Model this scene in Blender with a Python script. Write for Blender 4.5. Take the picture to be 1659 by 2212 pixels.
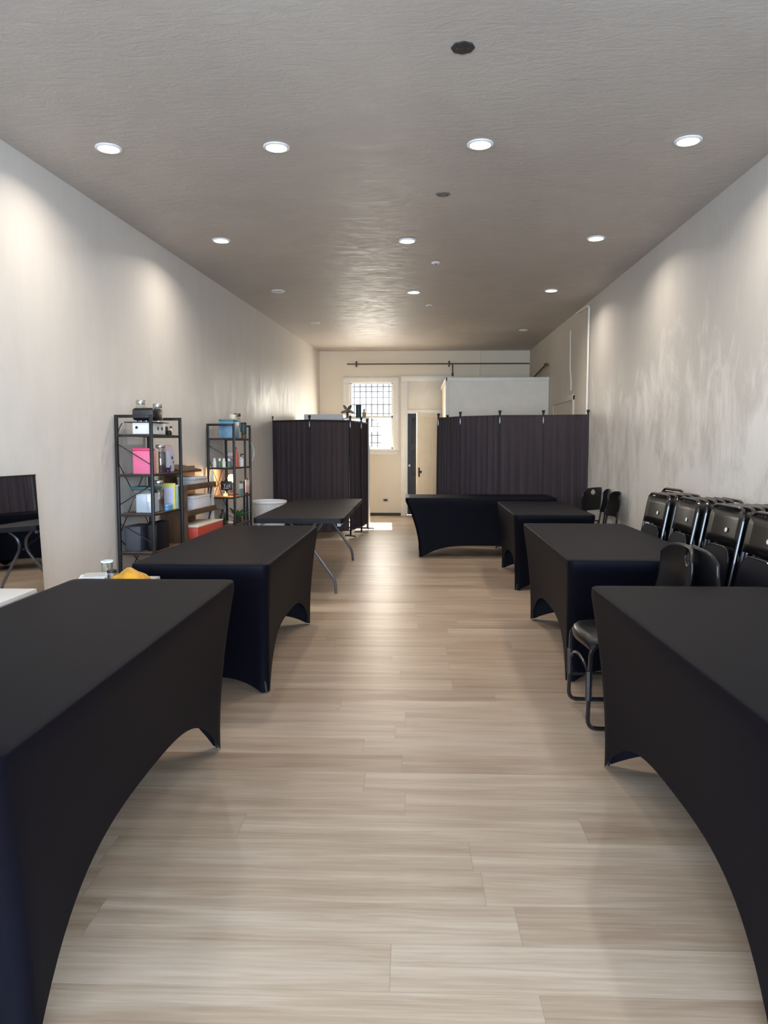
import bpy, bmesh, math, random
from mathutils import Vector, Matrix
random.seed(7)
PI = math.pi
R = math.radians
scene = bpy.context.scene
for o in list(bpy.data.objects): bpy.data.objects.remove(o)
COL = scene.collection

# ------------------------------------------------------------------ camera
cam_d = bpy.data.cameras.new('camera'); cam = bpy.data.objects.new('camera', cam_d); COL.objects.link(cam)
cam_d.sensor_fit = 'VERTICAL'; cam_d.sensor_height = 24.0
cam_d.lens = 24.0 * 1626.3 / 2212.0
cam_d.clip_start = 0.05
cam.location = (0, 0, 1.3495); cam.rotation_euler = (PI/2 - 0.0839, 0, 0.035)
scene.camera = cam

# ------------------------------------------------------------------ world, sun, daylight, exposure
scene.view_settings.view_transform = 'Standard'; scene.view_settings.look = 'None'
scene.view_settings.gamma = 1.0; scene.view_settings.exposure = 0.03
world = bpy.data.worlds.new('world'); scene.world = world; world.use_nodes = True
bg = world.node_tree.nodes['Background']
bg.inputs[0].default_value = (0.93, 0.96, 1.0, 1); bg.inputs[1].default_value = 2.5
sun_d = bpy.data.lights.new('sun', 'SUN'); sun = bpy.data.objects.new('sun', sun_d); COL.objects.link(sun)
sun_d.energy = 70; sun_d.angle = R(1.2); sun_d.color = (1, .93, .82)
sun.rotation_euler = Vector((0.02, -1.0, -0.93)).to_track_quat('-Z', 'Y').to_euler()
sun.location = (0, 20, 8)

def area(name, loc, aim, sx, sy, power, color, spread=180):
    d = bpy.data.lights.new(name, 'AREA'); d.shape = 'RECTANGLE'; d.size = sx; d.size_y = sy
    d.energy = power; d.color = color; d.spread = R(spread)
    o = bpy.data.objects.new(name, d); COL.objects.link(o); o.location = loc
    o.rotation_euler = Vector(aim).to_track_quat('-Z', 'Y').to_euler(); return o
# daylight entering through the shop front glazing behind the camera, and through the back window
area('shopfront_daylight', (-0.35, -2.42, 1.55), (0, 1, -0.16), 4.9, 2.3, 610, (.60, .78, 1.0))
area('window_daylight', (-0.786, 15.02, 2.0), (0, -1, -.25), .80, 1.2, 46, (1.0, .92, .78))
LAMP_W = 12.5

# ------------------------------------------------------------------ node helpers
def new_mat(name):
    m = bpy.data.materials.new(name); m.use_nodes = True
    nt = m.node_tree; b = nt.nodes['Principled BSDF']; return m, nt, b
def N(nt, typ, **kw):
    n = nt.nodes.new(typ)
    for k, v in kw.items():
        if k.startswith('i_'): n.inputs[k[2:].replace('_', ' ')].default_value = v
        else: setattr(n, k, v)
    return n
def L(nt, a, b): nt.links.new(a, b)
def math_(nt, op, a, b=None, c=None):
    n = nt.nodes.new('ShaderNodeMath'); n.operation = op
    for i, v in enumerate((a, b, c)):
        if v is None: continue
        if isinstance(v, (int, float)): n.inputs[i].default_value = v
        else: nt.links.new(v, n.inputs[i])
    return n.outputs[0]
def ramp(nt, fac, stops):
    n = nt.nodes.new('ShaderNodeValToRGB'); e = n.color_ramp.elements
    while len(e) < len(stops): e.new(0.5)
    for k, (p, c) in enumerate(stops):
        e[k].position = p; e[k].color = (c[0], c[1], c[2], 1) if not isinstance(c, float) else (c, c, c, 1)
    nt.links.new(fac, n.inputs[0]); return n.outputs[0]
def mixc(nt, f, a, b, mode='MIX'):
    n = nt.nodes.new('ShaderNodeMix'); n.data_type = 'RGBA'; n.blend_type = mode
    for sock, v in ((n.inputs[0], f), (n.inputs[6], a), (n.inputs[7], b)):
        if isinstance(v, (int, float)): sock.default_value = v
        elif isinstance(v, tuple): sock.default_value = (*v[:3], 1)
        else: nt.links.new(v, sock)
    return n.outputs[2]
def bump(nt, b, h, strength, dist=0.01):
    n = nt.nodes.new('ShaderNodeBump'); n.inputs['Strength'].default_value = strength
    n.inputs['Distance'].default_value = dist; nt.links.new(h, n.inputs['Height']); nt.links.new(n.outputs[0], b.inputs['Normal'])
def noise(nt, vec, scale, detail=4, rough=.5, dist=0):
    n = nt.nodes.new('ShaderNodeTexNoise'); n.inputs['Scale'].default_value = scale
    n.inputs['Detail'].default_value = detail; n.inputs['Roughness'].default_value = rough
    n.inputs['Distortion'].default_value = dist; nt.links.new(vec, n.inputs['Vector']); return n.outputs[0]
def mapped(nt, sc, coord='Object'):
    t = nt.nodes.new('ShaderNodeTexCoord'); m = nt.nodes.new('ShaderNodeMapping')
    m.inputs['Scale'].default_value = sc; nt.links.new(t.outputs[coord], m.inputs[0]); return m.outputs[0]

MATS = {}
def plain(name, col, rough=.5, metal=0, var=.06, scale=30, bumpy=0, spec=.5, coat=0):
    """simple procedural material: base colour with faint noise variation"""
    if name in MATS: return MATS[name]
    m, nt, b = new_mat(name)
    v = mapped(nt, (1, 1, 1)); n = noise(nt, v, scale, 3)
    lo = tuple(c * (1 - var) for c in col); hi = tuple(min(1, c * (1 + var)) for c in col)
    L(nt, ramp(nt, n, [(.3, lo), (.7, hi)]), b.inputs['Base Color'])
    b.inputs['Roughness'].default_value = rough; b.inputs['Metallic'].default_value = metal
    b.inputs['Specular IOR Level'].default_value = spec
    b.inputs['Coat Weight'].default_value = coat
    if bumpy: bump(nt, b, n, bumpy, .003)
    MATS[name] = m; return m
def emis(name, col, s):
    m, nt, b = new_mat(name); b.inputs['Base Color'].default_value = (*col, 1)
    b.inputs['Emission Color'].default_value = (*col, 1); b.inputs['Emission Strength'].default_value = s; return m
def glassy(name, col=(1, 1, 1), alpha_mix=.88, rough=.03):
    m, nt, b = new_mat(name); nt.nodes.remove(b)
    out = nt.nodes['Material Output']; tr = N(nt, 'ShaderNodeBsdfTransparent'); tr.inputs[0].default_value = (*col, 1)
    gl = N(nt, 'ShaderNodeBsdfGlossy'); gl.inputs['Roughness'].default_value = rough
    mx = N(nt, 'ShaderNodeMixShader'); mx.inputs[0].default_value = 1 - alpha_mix
    L(nt, tr.outputs[0], mx.inputs[1]); L(nt, gl.outputs[0], mx.inputs[2]); L(nt, mx.outputs[0], out.inputs[0]); return m

def plaster(name, base, light, blotch=.5, streak=.5, rough=(.35, .6), bs=.25, lowz=.06, thr=(.47, .60)):
    m, nt, b = new_mat(name)
    v = mapped(nt, (1, 1, 1))
    big = noise(nt, v, .55, 4, .55, .5); mid = noise(nt, mapped(nt, (1, 1, .52)), 2.4, 10, .66, .7)
    fine = noise(nt, mapped(nt, (1, 1, .35)), 9, 8, .7, .5)
    hz = N(nt, 'ShaderNodeSeparateXYZ'); L(nt, mapped(nt, (1, 1, 1)), hz.inputs[0])
    low = math_(nt, 'MULTIPLY', math_(nt, 'SUBTRACT', 1.9, hz.outputs[2]), lowz)     # more trowelled patches low on the wall
    s = math_(nt, 'ADD', math_(nt, 'MULTIPLY', mid, .55), math_(nt, 'MULTIPLY', fine, .22))
    s = math_(nt, 'ADD', s, math_(nt, 'MULTIPLY', big, .23)); s = math_(nt, 'ADD', s, low)
    f = ramp(nt, s, [(thr[0], 0.0), (thr[1], 1.0)])
    c = mixc(nt, math_(nt, 'MULTIPLY', f, blotch), base, light)
    st = ramp(nt, noise(nt, mapped(nt, (1, 1, .12)), 6, 5, .65, .4), [(.3, .86), (.7, 1.03)])
    c = mixc(nt, streak, c, st, 'MULTIPLY')
    L(nt, c, b.inputs['Base Color'])
    rr = N(nt, 'ShaderNodeMapRange'); L(nt, s, rr.inputs[0]); rr.inputs[1].default_value = .35; rr.inputs[2].default_value = .65
    rr.inputs[3].default_value = rough[1]; rr.inputs[4].default_value = rough[0]; L(nt, rr.outputs[0], b.inputs['Roughness'])
    bump(nt, b, math_(nt, 'ADD', s, math_(nt, 'MULTIPLY', fine, .5)), bs, .02)
    return m
M_wallL = plaster('plaster_left', (.69, .65, .60), (.77, .735, .69), .4, .3, (.38, .6), .16)
M_wallR = plaster('plaster_right', (.56, .53, .49), (.83, .80, .76), .72, .3, (.4, .62), .25, .11, (.50, .61))
M_wallB = plaster('paint_back', (.80, .70, .54), (.84, .75, .59), .3, .1, (.5, .65), .06)
M_rear = plaster('paint_rear', (.60, .55, .47), (.66, .61, .53), .3, .2, (.5, .65), .08)
def ceiling_mat():
    m, nt, b = new_mat('ceiling_paint')
    v = mapped(nt, (1, 1, 1)); n1 = noise(nt, v, 1.1, 6, .6, .5); n2 = noise(nt, mapped(nt, (1.2, 3, 1)), 5, 6, .65, .8); n3 = noise(nt, v, 30, 4)
    c = ramp(nt, n1, [(.35, (.445, .40, .36)), (.65, (.495, .45, .405))]); L(nt, c, b.inputs['Base Color'])
    L(nt, ramp(nt, n2, [(.35, .46), (.65, .62)]), b.inputs['Roughness'])
    h = math_(nt, 'ADD', n2, math_(nt, 'MULTIPLY', n3, .18)); bump(nt, b, h, .22, .02); return m
M_ceil = ceiling_mat()
def floor_mat():
    m, nt, b = new_mat('oak_vinyl_planks')
    t = N(nt, 'ShaderNodeTexCoord'); s = N(nt, 'ShaderNodeSeparateXYZ'); L(nt, t.outputs['Object'], s.inputs[0])
    X, Y = s.outputs[0], s.outputs[1]
    W_, LEN = .182, 1.22
    yr = math_(nt, 'DIVIDE', math_(nt, 'ADD', Y, .05), W_); row = math_(nt, 'FLOOR', yr); fy = math_(nt, 'SUBTRACT', yr, row)
    wn = N(nt, 'ShaderNodeTexWhiteNoise', noise_dimensions='1D'); L(nt, row, wn.inputs['W'])
    xr = math_(nt, 'ADD', math_(nt, 'DIVIDE', X, LEN), math_(nt, 'MULTIPLY', wn.outputs[0], 7.3)); col = math_(nt, 'FLOOR', xr); fx = math_(nt, 'SUBTRACT', xr, col)
    cmb = N(nt, 'ShaderNodeCombineXYZ'); L(nt, row, cmb.inputs[0]); L(nt, col, cmb.inputs[1])
    wr = N(nt, 'ShaderNodeTexWhiteNoise', noise_dimensions='3D'); L(nt, cmb.outputs[0], wr.inputs['Vector']); rnd = wr.outputs[0]
    # grain vector, shifted per plank
    g = N(nt, 'ShaderNodeCombineXYZ'); L(nt, math_(nt, 'ADD', X, math_(nt, 'MULTIPLY', rnd, 37)), g.inputs[0])
    L(nt, math_(nt, 'ADD', math_(nt, 'MULTIPLY', Y, 1), math_(nt, 'MULTIPLY', rnd, 11)), g.inputs[1]); L(nt, rnd, g.inputs[2])
    def gm(sc):
        mm = N(nt, 'ShaderNodeMapping'); mm.inputs['Scale'].default_value = sc; L(nt, g.outputs[0], mm.inputs[0]); return mm.outputs[0]
    broad = noise(nt, gm((.7, 8, 1)), 1.9, 5, .55, .4); fine = noise(nt, gm((2, 60, 1)), 2.2, 5, .6, .2); pores = noise(nt, gm((6, 150, 1)), 2.5, 3)
    wv = N(nt, 'ShaderNodeTexWave'); wv.wave_type = 'BANDS'; wv.bands_direction = 'Y'; wv.inputs['Scale'].default_value = 5.5
    wv.inputs['Distortion'].default_value = 9; wv.inputs['Detail'].default_value = 2.5; wv.inputs['Detail Scale'].default_value = .9; L(nt, gm((.55, 2.6, 1)), wv.inputs['Vector'])
    tone = math_(nt, 'ADD', math_(nt, 'MULTIPLY', broad, .54), math_(nt, 'MULTIPLY', fine, .26))
    tone = math_(nt, 'ADD', tone, math_(nt, 'MULTIPLY', wv.outputs[1], .035))
    tone = math_(nt, 'ADD', tone, math_(nt, 'MULTIPLY', rnd, .15))
    c = ramp(nt, tone, [(.32, (.265, .178, .122)), (.5, (.378, .287, .208)), (.68, (.505, .412, .325))])
    kn = noise(nt, gm((2.2, 7, 1)), 1.9, 2, .5, .2)
    c = mixc(nt, math_(nt, 'MULTIPLY', ramp(nt, kn, [(.72, 0.0), (.80, 1.0)]), .45), c, (.26, .19, .13))
    def edge(f, w):
        a = math_(nt, 'LESS_THAN', f, w); z = math_(nt, 'GREATER_THAN', f, 1 - w); return math_(nt, 'MAXIMUM', a, z)
    seam = math_(nt, 'MAXIMUM', edge(fy, .006), edge(fx, .0012))
    c = mixc(nt, math_(nt, 'MULTIPLY', seam, .45), c, (.2, .15, .11))
    L(nt, c, b.inputs['Base Color'])
    L(nt, ramp(nt, fine, [(.3, .30), (.7, .44)]), b.inputs['Roughness'])
    h = math_(nt, 'SUBTRACT', math_(nt, 'MULTIPLY', pores, .25), seam); bump(nt, b, h, .12, .002)
    return m
M_floor = floor_mat()
def cloth_mat(name, col, sheen=.15, rough=.75, spec=.25):
    m, nt, b = new_mat(name)
    n = noise(nt, mapped(nt, (1, 1, 1)), 900, 2); k = noise(nt, mapped(nt, (1, 1, 1)), 3, 3)
    c = ramp(nt, k, [(.3, tuple(x * .9 for x in col)), (.7, tuple(x * 1.1 for x in col))]); L(nt, c, b.inputs['Base Color'])
    b.inputs['Roughness'].default_value = rough; b.inputs['Sheen Weight'].default_value = sheen; b.inputs['Sheen Roughness'].default_value = .4
    b.inputs['Specular IOR Level'].default_value = spec
    bump(nt, b, n, .05, .001); return m
M_spandex = cloth_mat('black_spandex', (.0013, .0014, .0048), .0, .6, .11)
def curtain_mat():
    m, nt, b = new_mat('screen_fabric')
    n = noise(nt, mapped(nt, (5, 5, .4)), 3, 3); c = ramp(nt, n, [(.25, (.048, .041, .050)), (.75, (.062, .054, .064))])
    L(nt, c, b.inputs['Base Color']); b.inputs['Roughness'].default_value = .9; b.inputs['Specular IOR Level'].default_value = .15
    tl = N(nt, 'ShaderNodeBsdfTranslucent'); tl.inputs[0].default_value = (.12, .085, .08, 1)
    mx = N(nt, 'ShaderNodeMixShader'); mx.inputs[0].default_value = .3; out = nt.nodes['Material Output']
    L(nt, b.outputs[0], mx.inputs[1]); L(nt, tl.outputs[0], mx.inputs[2]); L(nt, mx.outputs[0], out.inputs[0]); return m
M_curtain = curtain_mat()
M_black = plain('black_steel', (.006, .006, .007), .45, .0, .1)
M_tube = plain('black_tube', (.008, .008, .010), .25, .0, .1, coat=.5)
M_plastic = plain('black_plastic', (.007, .0068, .0075), .32, 0, .1, 60, 0, spec=.4)
M_tabletop = plain('black_moulded_plastic', (.006, .006, .008), .5, 0, .1, 200, .1, spec=.2)
M_chrome = plain('grey_steel', (.20, .20, .22), .3, .8)
M_navy = plain('navy_vinyl', (.003, .004, .009), .5, 0, .1, 50, 0, spec=.18)
M_cream = plain('cream_paint', (.86, .78, .64), .45, 0, .03, 6)
M_trim = plain('white_trim_paint', (.88, .83, .74), .4, 0, .03, 6)
M_grey = plain('pale_grey', (.5, .49, .47), .5)
M_white = plain('white_plastic', (.8, .8, .8), .4, 0, .02)
M_darkdoor = plain('dark_door', (.03, .03, .034), .5, 0, .2, 20)
M_baseb = plain('dark_baseboard', (.02, .014, .012), .5)
M_pipe = plain('brown_pipe', (.10, .06, .04), .5, .2, .2, 10)
M_wood = plain('rustic_board', (.13, .075, .045), .6, 0, .3, 12)
M_mirror = plain('mirror_glass', (.82, .85, .87), .02, 1.0, .0)
M_glass = glassy('clear_glass')
M_jar = glassy('jar_glass', (.93, .95, .93), .80, .05)
M_card = plain('cardboard', (.42, .28, .16), .8, 0, .12, 20)

# ------------------------------------------------------------------ mesh helpers
class MB:
    def __init__(s): s.bm = bmesh.new()
    def box(s, x0, x1, y0, y1, z0, z1, bev=0, M=None, seg=2):
        r = bmesh.ops.create_cube(s.bm, size=1); vs = r['verts']
        for v in vs: v.co = Vector(((x0+x1)/2 + v.co.x*(x1-x0), (y0+y1)/2 + v.co.y*(y1-y0), (z0+z1)/2 + v.co.z*(z1-z0)))
        if bev:
            es = list({e for v in vs for e in v.link_edges})
            rb = bmesh.ops.bevel(s.bm, geom=es, offset=bev, segments=seg, affect='EDGES', profile=.5)
            vs = list({v for f in rb['faces'] for v in f.verts} | {v for v in vs if v.is_valid})
        if M is not None: bmesh.ops.transform(s.bm, matrix=M, verts=[v for v in vs if v.is_valid])
        return s
    def tube(s, pts, r, n=8, closed=False, caps=True):
        pts = [Vector(p) for p in pts]; rings = []; m = len(pts)
        prev = None
        for i, p in enumerate(pts):
            a = pts[(i-1) % m] if (closed or i > 0) else p; c = pts[(i+1) % m] if (closed or i < m-1) else p
            t = (c - a).normalized()
            if prev is None:
                up = Vector((0, 0, 1)) if abs(t.z) < .9 else Vector((1, 0, 0)); u = t.cross(up).normalized()
            else: u = (prev - t*prev.dot(t)).normalized()
            prev = u; w = t.cross(u); rr = r[i] if isinstance(r, (list, tuple)) else r
            rings.append([s.bm.verts.new(p + (u*math.cos(2*PI*k/n) + w*math.sin(2*PI*k/n))*rr) for k in range(n)])
        rng = range(m if closed else m-1)
        for i in rng:
            A, B = rings[i], rings[(i+1) % m]
            for k in range(n): s.bm.faces.new((A[k], A[(k+1) % n], B[(k+1) % n], B[k]))
        if caps and not closed: s.bm.faces.new(rings[0][::-1]); s.bm.faces.new(rings[-1])
        return s
    def lathe(s, prof, cx=0, cy=0, n=20, cap=True):
        rings = [[s.bm.verts.new((cx + r*math.cos(2*PI*k/n), cy + r*math.sin(2*PI*k/n), z)) for k in range(n)] for r, z in prof]
        for A, B in zip(rings, rings[1:]):
            for k in range(n): s.bm.faces.new((A[k], A[(k+1) % n], B[(k+1) % n], B[k]))
        if cap: s.bm.faces.new(rings[0][::-1]); s.bm.faces.new(rings[-1])
        return s
    def prism(s, poly, z0, z1, M=None, holes=None):
        a = [s.bm.verts.new((x, y, z0)) for x, y in poly]; b = [s.bm.verts.new((x, y, z1)) for x, y in poly]
        s.bm.faces.new(a[::-1]); s.bm.faces.new(b)
        for i in range(len(poly)): j = (i+1) % len(poly); s.bm.faces.new((a[i], a[j], b[j], b[i]))
        if M is not None: bmesh.ops.transform(s.bm, matrix=M, verts=a+b)
        return s
    def grid(s, P):
        V = [[s.bm.verts.new(p) for p in row] for row in P]
        for i in range(len(V)-1):
            for j in range(len(V[0])-1): s.bm.faces.new((V[i][j], V[i][j+1], V[i+1][j+1], V[i+1][j]))
        return s
    def build(s, name, mat, parent=None, smooth=True, loc=None, rz=0, solid=0, angle=40):
        me = bpy.data.meshes.new(name); bmesh.ops.recalc_face_normals(s.bm, faces=s.bm.faces[:]); s.bm.to_mesh(me); s.bm.free()
        me.materials.append(mat); o = bpy.data.objects.new(name, me); COL.objects.link(o)
        if smooth:
            for p in me.polygons: p.use_smooth = True
            try: me.set_sharp_from_angle(angle=R(angle))
            except Exception: pass
        if parent is not None: o.parent = parent
        if loc is not None: o.location = loc
        o.rotation_euler.z = rz
        if solid:
            md = o.modifiers.new('solid', 'SOLIDIFY'); md.thickness = solid; md.offset = 0
        return o
def empty(name, loc=(0, 0, 0), rz=0):
    o = bpy.data.objects.new(name, None); COL.objects.link(o); o.location = loc; o.rotation_euler.z = rz; o.empty_display_size = .1; return o
def tag(o, label=None, cat=None, group=None, kind=None):
    if label: o['label'] = label
    if cat: o['category'] = cat
    if group: o['group'] = group
    if kind: o['kind'] = kind
    return o
def kids(o): return [c for c in bpy.data.objects if c.parent == o]
def dup(o, parent=None):
    c = o.copy(); COL.objects.link(c)
    if parent is not None: c.parent = parent
    for ch in kids(o): dup(ch, c)
    return c
def fillet(pts, r, n=5):
    """round the inner corners of a polyline"""
    pts = [Vector(p) for p in pts]; out = [pts[0]]
    for a, b, c in zip(pts, pts[1:], pts[2:]):
        d1 = (a-b); d2 = (c-b); k = min(r, d1.length*.49, d2.length*.49); p = b + d1.normalized()*k; q = b + d2.normalized()*k
        for i in range(n+1):
            t = i/n; out.append(p*(1-t)**2 + b*2*t*(1-t) + q*t*t)
    out.append(pts[-1]); return out
def rrect(x0, x1, y0, y1, r, n=5):
    P = []
    for cx, cy, a0 in ((x1-r, y1-r, 0), (x0+r, y1-r, 90), (x0+r, y0+r, 180), (x1-r, y0+r, 270)):
        for i in range(n+1): a = R(a0 + 90*i/n); P.append((cx + r*math.cos(a), cy + r*math.sin(a)))
    return P

# ------------------------------------------------------------------ room shell
HC, YB, YF, XR = 3.286, 15.19, -2.5, 2.354
def XL(y): return -2.9285 + .0728*y
def struct(name, mb, mat, parent=None, **kw):
    o = mb.build(name, mat, parent, **kw)
    if parent is None: o['kind'] = 'structure'
    return o
struct('floor', MB().prism([(XL(YF)-.3, YF-.3), (XR+.3, YF-.3), (XR+.3, YB+.3), (XL(YB)-.3, YB+.3)], -.1, 0), M_floor, smooth=False)
struct('ceiling', MB().prism([(XL(YF)-.3, YF-.3), (XR+.3, YF-.3), (XR+.3, YB+.3), (XL(YB)-.3, YB+.3)], HC, HC+.1), M_ceil, smooth=False)
struct('wall_left', MB().prism([(XL(YF), YF), (XL(YB), YB), (XL(YB)-.2, YB), (XL(YF)-.2, YF)], 0, HC), M_wallL, smooth=False)
struct('wall_right', MB().box(XR, XR+.2, YF, 10.16, 0, HC), M_wallR, smooth=False)
b = MB(); b.box(XR, XR+.2, 10.16, YB, 0, HC)
struct('wall_right_rear', b, M_rear, smooth=False)
# back wall with window and door openings
WX0, WX1, WZ0, WZ1 = -1.24, -.335, 1.34, 2.68
DX0, DX1, DZ = -.075, .70, 2.70
b = MB()
b.box(XL(YB)-.2, WX0, YB, YB+.2, 0, HC).box(WX0, WX1, YB, YB+.2, 0, WZ0).box(WX0, WX1, YB, YB+.2, WZ1, HC)
b.box(WX1, DX0, YB, YB+.2, 0, HC).box(DX0, DX1, YB, YB+.2, DZ, HC).box(DX1, XR+.2, YB, YB+.2, 0, HC)
struct('wall_back', b, M_wallB, smooth=False)
# shop front behind the camera
b = MB(); x0 = XL(YF)-.2; b.box(x0, XR+.2, YF-.15, YF, 2.75, HC).box(x0, XR+.2, YF-.15, YF, 0, .38).box(x0, -2.85, YF-.15, YF, .38, 2.75).box(2.15, XR+.2, YF-.15, YF, .38, 2.75)
struct('wall_front', b, M_wallL, smooth=False)
b = MB()
for x in (-2.85, -1.2, .45, 2.10): b.box(x, x+.05, YF-.1, YF-.03, .38, 2.75)
b.box(-2.85, 2.15, YF-.1, YF-.03, .38, .44).box(-2.85, 2.15, YF-.1, YF-.03, 2.69, 2.75)
w2 = tag(empty('window_2', (0, 0, 0)), kind='structure')
b.build('window_frame', M_black, w2, smooth=False)
MB().box(-2.84, 2.14, YF-.075, YF-.065, .4, 2.73).build('pane', M_glass, w2, smooth=False)
struct('baseboard_back', MB().box(XL(YB), DX0-.11, YB-.018, YB, 0, .055), M_baseb, smooth=False)

# window 1
w = tag(empty('window_1', (0, YB, 0)), kind='structure')
b = MB()
b.box(WX0-.105, WX0+.01, -.03, .01, WZ0-.03, WZ1+.085, .004).box(WX1-.01, WX1+.095, -.03, .01, WZ0-.03, WZ1+.085, .004)
b.box(WX0-.105, WX1+.095, -.032, .01, WZ1-.01, WZ1+.085, .004)
b.box(WX0, WX0+.02, 0, .15, WZ0, WZ1).box(WX1-.02, WX1, 0, .15, WZ0, WZ1).box(WX0, WX1, 0, .15, WZ1-.02, WZ1)
b.build('window_frame', M_trim, w)
MB().box(WX0-.12, WX1+.11, -.06, .12, WZ0-.035, WZ0+.01, .006).build('window_sill', M_trim, w)
MB().box(WX0-.09, WX1+.08, -.02, .0, WZ0-.11, WZ0-.035, .004).build('apron', M_trim, w)
b = MB(); zm = 1.99
for (z0, z1, y) in ((WZ0, zm+.015, .05), (zm-.015, WZ1, .08)):
    b.box(WX0+.02, WX0+.05, y, y+.03, z0, z1).box(WX1-.05, WX1-.02, y, y+.03, z0, z1).box(WX0+.02, WX1-.02, y, y+.03, z0, z0+.035).box(WX0+.02, WX1-.02, y, y+.03, z1-.035, z1)
b.build('sash', M_trim, w, smooth=False)
b = MB(); b.box(WX0+.04, WX1-.04, .062, .066, WZ0+.02, zm).box(WX0+.04, WX1-.04, .092, .096, zm, WZ1-.02); b.build('pane', M_glass, w, smooth=False)
b = MB()
for k in range(7): x = WX0+.10+k*(WX1-WX0-.2)/6; b.box(x-.009, x+.009, .17, .18, WZ0, WZ1)
for z in (1.47, 1.62, 1.80, 1.93, 2.06, 2.24, 2.38, 2.50, 2.6): b.box(WX0, WX1, .168, .182, z-.008, z+.008)
b.build('security_bars', M_darkdoor, w, smooth=False)

# door 1 : casing, transom panel, dark outer door, cream leaf standing ajar
d = tag(empty('door_1', (0, YB, 0)), kind='structure')
b = MB(); b.box(DX0-.115, DX0+.01, -.032, .02, 0, DZ+.09, .004).box(DX1-.01, DX1+.115, -.032, .02, 0, DZ+.09, .004).box(DX0-.115, DX1+.115, -.035, .02, DZ-.01, DZ+.09, .004)
b.box(DX0, DX1, -.02, .15, 2.05, 2.12).box(DX0, DX0+.015, 0, .18, 0, DZ).box(DX1-.015, DX1, 0, .18, 0, DZ)
b.build('door_frame', M_trim, d)
MB().box(DX0+.012, DX1-.012, .01, .03, 2.12, DZ-.005, .003).build('transom_panel', M_cream, d)
b = MB(); b.box(DX0+.016, DX1-.016, .12, .16, 0.01, 2.05)
for z in (.15, .8, 1.45): b.box(DX0+.10, DX1-.10, .112, .12, z, z+.52, .004)
dd = b.build('outer_door', M_darkdoor, d)
MB().lathe([(.001, 0), (.02, .003), (.026, .018), (.02, .032), (.009, .04), (.009, .06)], n=16).build('knob', M_white, dd)
kn = kids(dd)[0]; kn.location = (DX0+.055, .06, 1.01); kn.rotation_euler = (-PI/2, 0, 0)
leaf = MB(); leaf.box(-.73, 0, -.018, .018, .012, 2.045, .003)
lf = leaf.build('inner_door', M_cream, d, loc=(DX1-.02, -.035, 0), rz=R(40))
b = MB()
for x0 in (-.66, -.33):
    for z0, z1 in ((.2, .85), (1.0, 1.95)):
        P = [(x0, z0), (x0+.26, z0), (x0+.26, z1), (x0, z1)]
        for (a, c), (e, f) in zip(P, P[1:]+P[:1]): b.box(min(a, e)-.006, max(a, e)+.006, -.024, -.017, min(c, f)-.006, max(c, f)+.006)
b.build('panel_moulding', M_cream, lf, smooth=False)
b = MB(); b.box(-.70, -.665, -.022, -.017, .80, .98, .002); b.tube([(-.683, -.02, .90), (-.683, -.07, .90)], .009); b.box(-.70, -.665, -.085, -.06, .875, .925, .01)
b.build('door_handle', M_black, lf)

# built-in closet box at the back right
b = MB(); b.box(.62, XR, 13.07, YB, 0, 2.50); struct('wall_closet', b, M_cream, smooth=False)
b = MB(); b.box(.60, XR, 13.045, 13.075, 2.50, 2.565, .004).box(.595, .625, 13.045, YB, 2.50, 2.565, .004).box(.60, .66, 13.05, 13.072, 0, 2.5, .003)
struct('trim_1', b, M_trim)
# door in the right wall, seen only along its top
d2 = tag(empty('door_2', (XR, 11.8, 0)), kind='structure')
b = MB(); b.box(-.025, 0, -.80, -.72, 0, 2.12, .003).box(-.025, 0, .72, .80, 0, 2.12, .003).box(-.03, 0, -.80, .80, 2.05, 2.13, .003); b.build('door_frame', M_rear, d2)
MB().box(-.012, 0, -.72, .72, 0.01, 2.05).build('door_leaf', M_rear, d2, smooth=False)
# pipes and conduits
t = empty('ceiling_pipe', (0, YB-.05, 3.026)); tag(t, 'thin brown pipe running across the back wall above window and door', 'pipe')
MB().tube([(-1.27, 0, 0), (2.34, 0, 0)], .012).build('pipe', M_pipe, t)
for x in (-1.08, .76): MB().box(x-.016, x+.016, -.02, .045, -.055, .055, .006).build('bracket', M_pipe, t)
MB().tube([(.83, 0, 0), (.83, 0, -.20)], .012).tube([(.83, 0, -.18), (.83, 0, -.24)], .02).build('drop_pipe', M_pipe, t)
tag(MB().tube([(0, 0, 0), (0, 0, .50)], .012).build('conduit', M_trim, loc=(1.36, YB-.016, 2.78)), 'cream vertical conduit on the back wall above the closet', 'conduit')
t = tag(empty('wall_pipe', (XR, 13.6, 2.72)), 'short rusty brown pipe stub on right wall above the closet', 'pipe')
MB().tube([(-.05, 1.0, -.06), (-.05, -.5, .06)], .014).build('pipe', M_pipe, t); MB().lathe([(.03, -.02), (.035, 0), (.03, .02)], -.05, -.5).build('cap', M_pipe, t).location = (0, 0, .06)
b = MB(); b.tube(fillet([(XR-.02, 10.14, 1.2), (XR-.02, 10.14, 3.22), (XR-.02, 10.9, 3.25)], .06), .013)
tag(b.build('conduit', M_trim), 'painted conduit climbing the right wall beside the folding screen and turning along ceiling', 'conduit')
b = MB(); random.seed(3)
pts = [(XR-.006, 11.3 + .05*math.sin(z*5) + .02*math.sin(z*13), z) for z in [2.2+.08*i for i in range(12)]]
b.tube(pts, .008, 6); tag(b.build('cable', M_trim), 'thin painted cable running down the right wall behind the screen', 'cable')
t = tag(empty('wall_outlet', (-.50, YB, .315)), 'small dark oval outlet low on the back wall left of the door', 'outlet')
MB().box(-.055, .055, -.008, 0, -.03, .03, .007).build('cover_plate', M_grey, t); MB().box(-.035, .035, -.012, -.008, -.018, .018, .005).build('socket', M_darkdoor, t)

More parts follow.
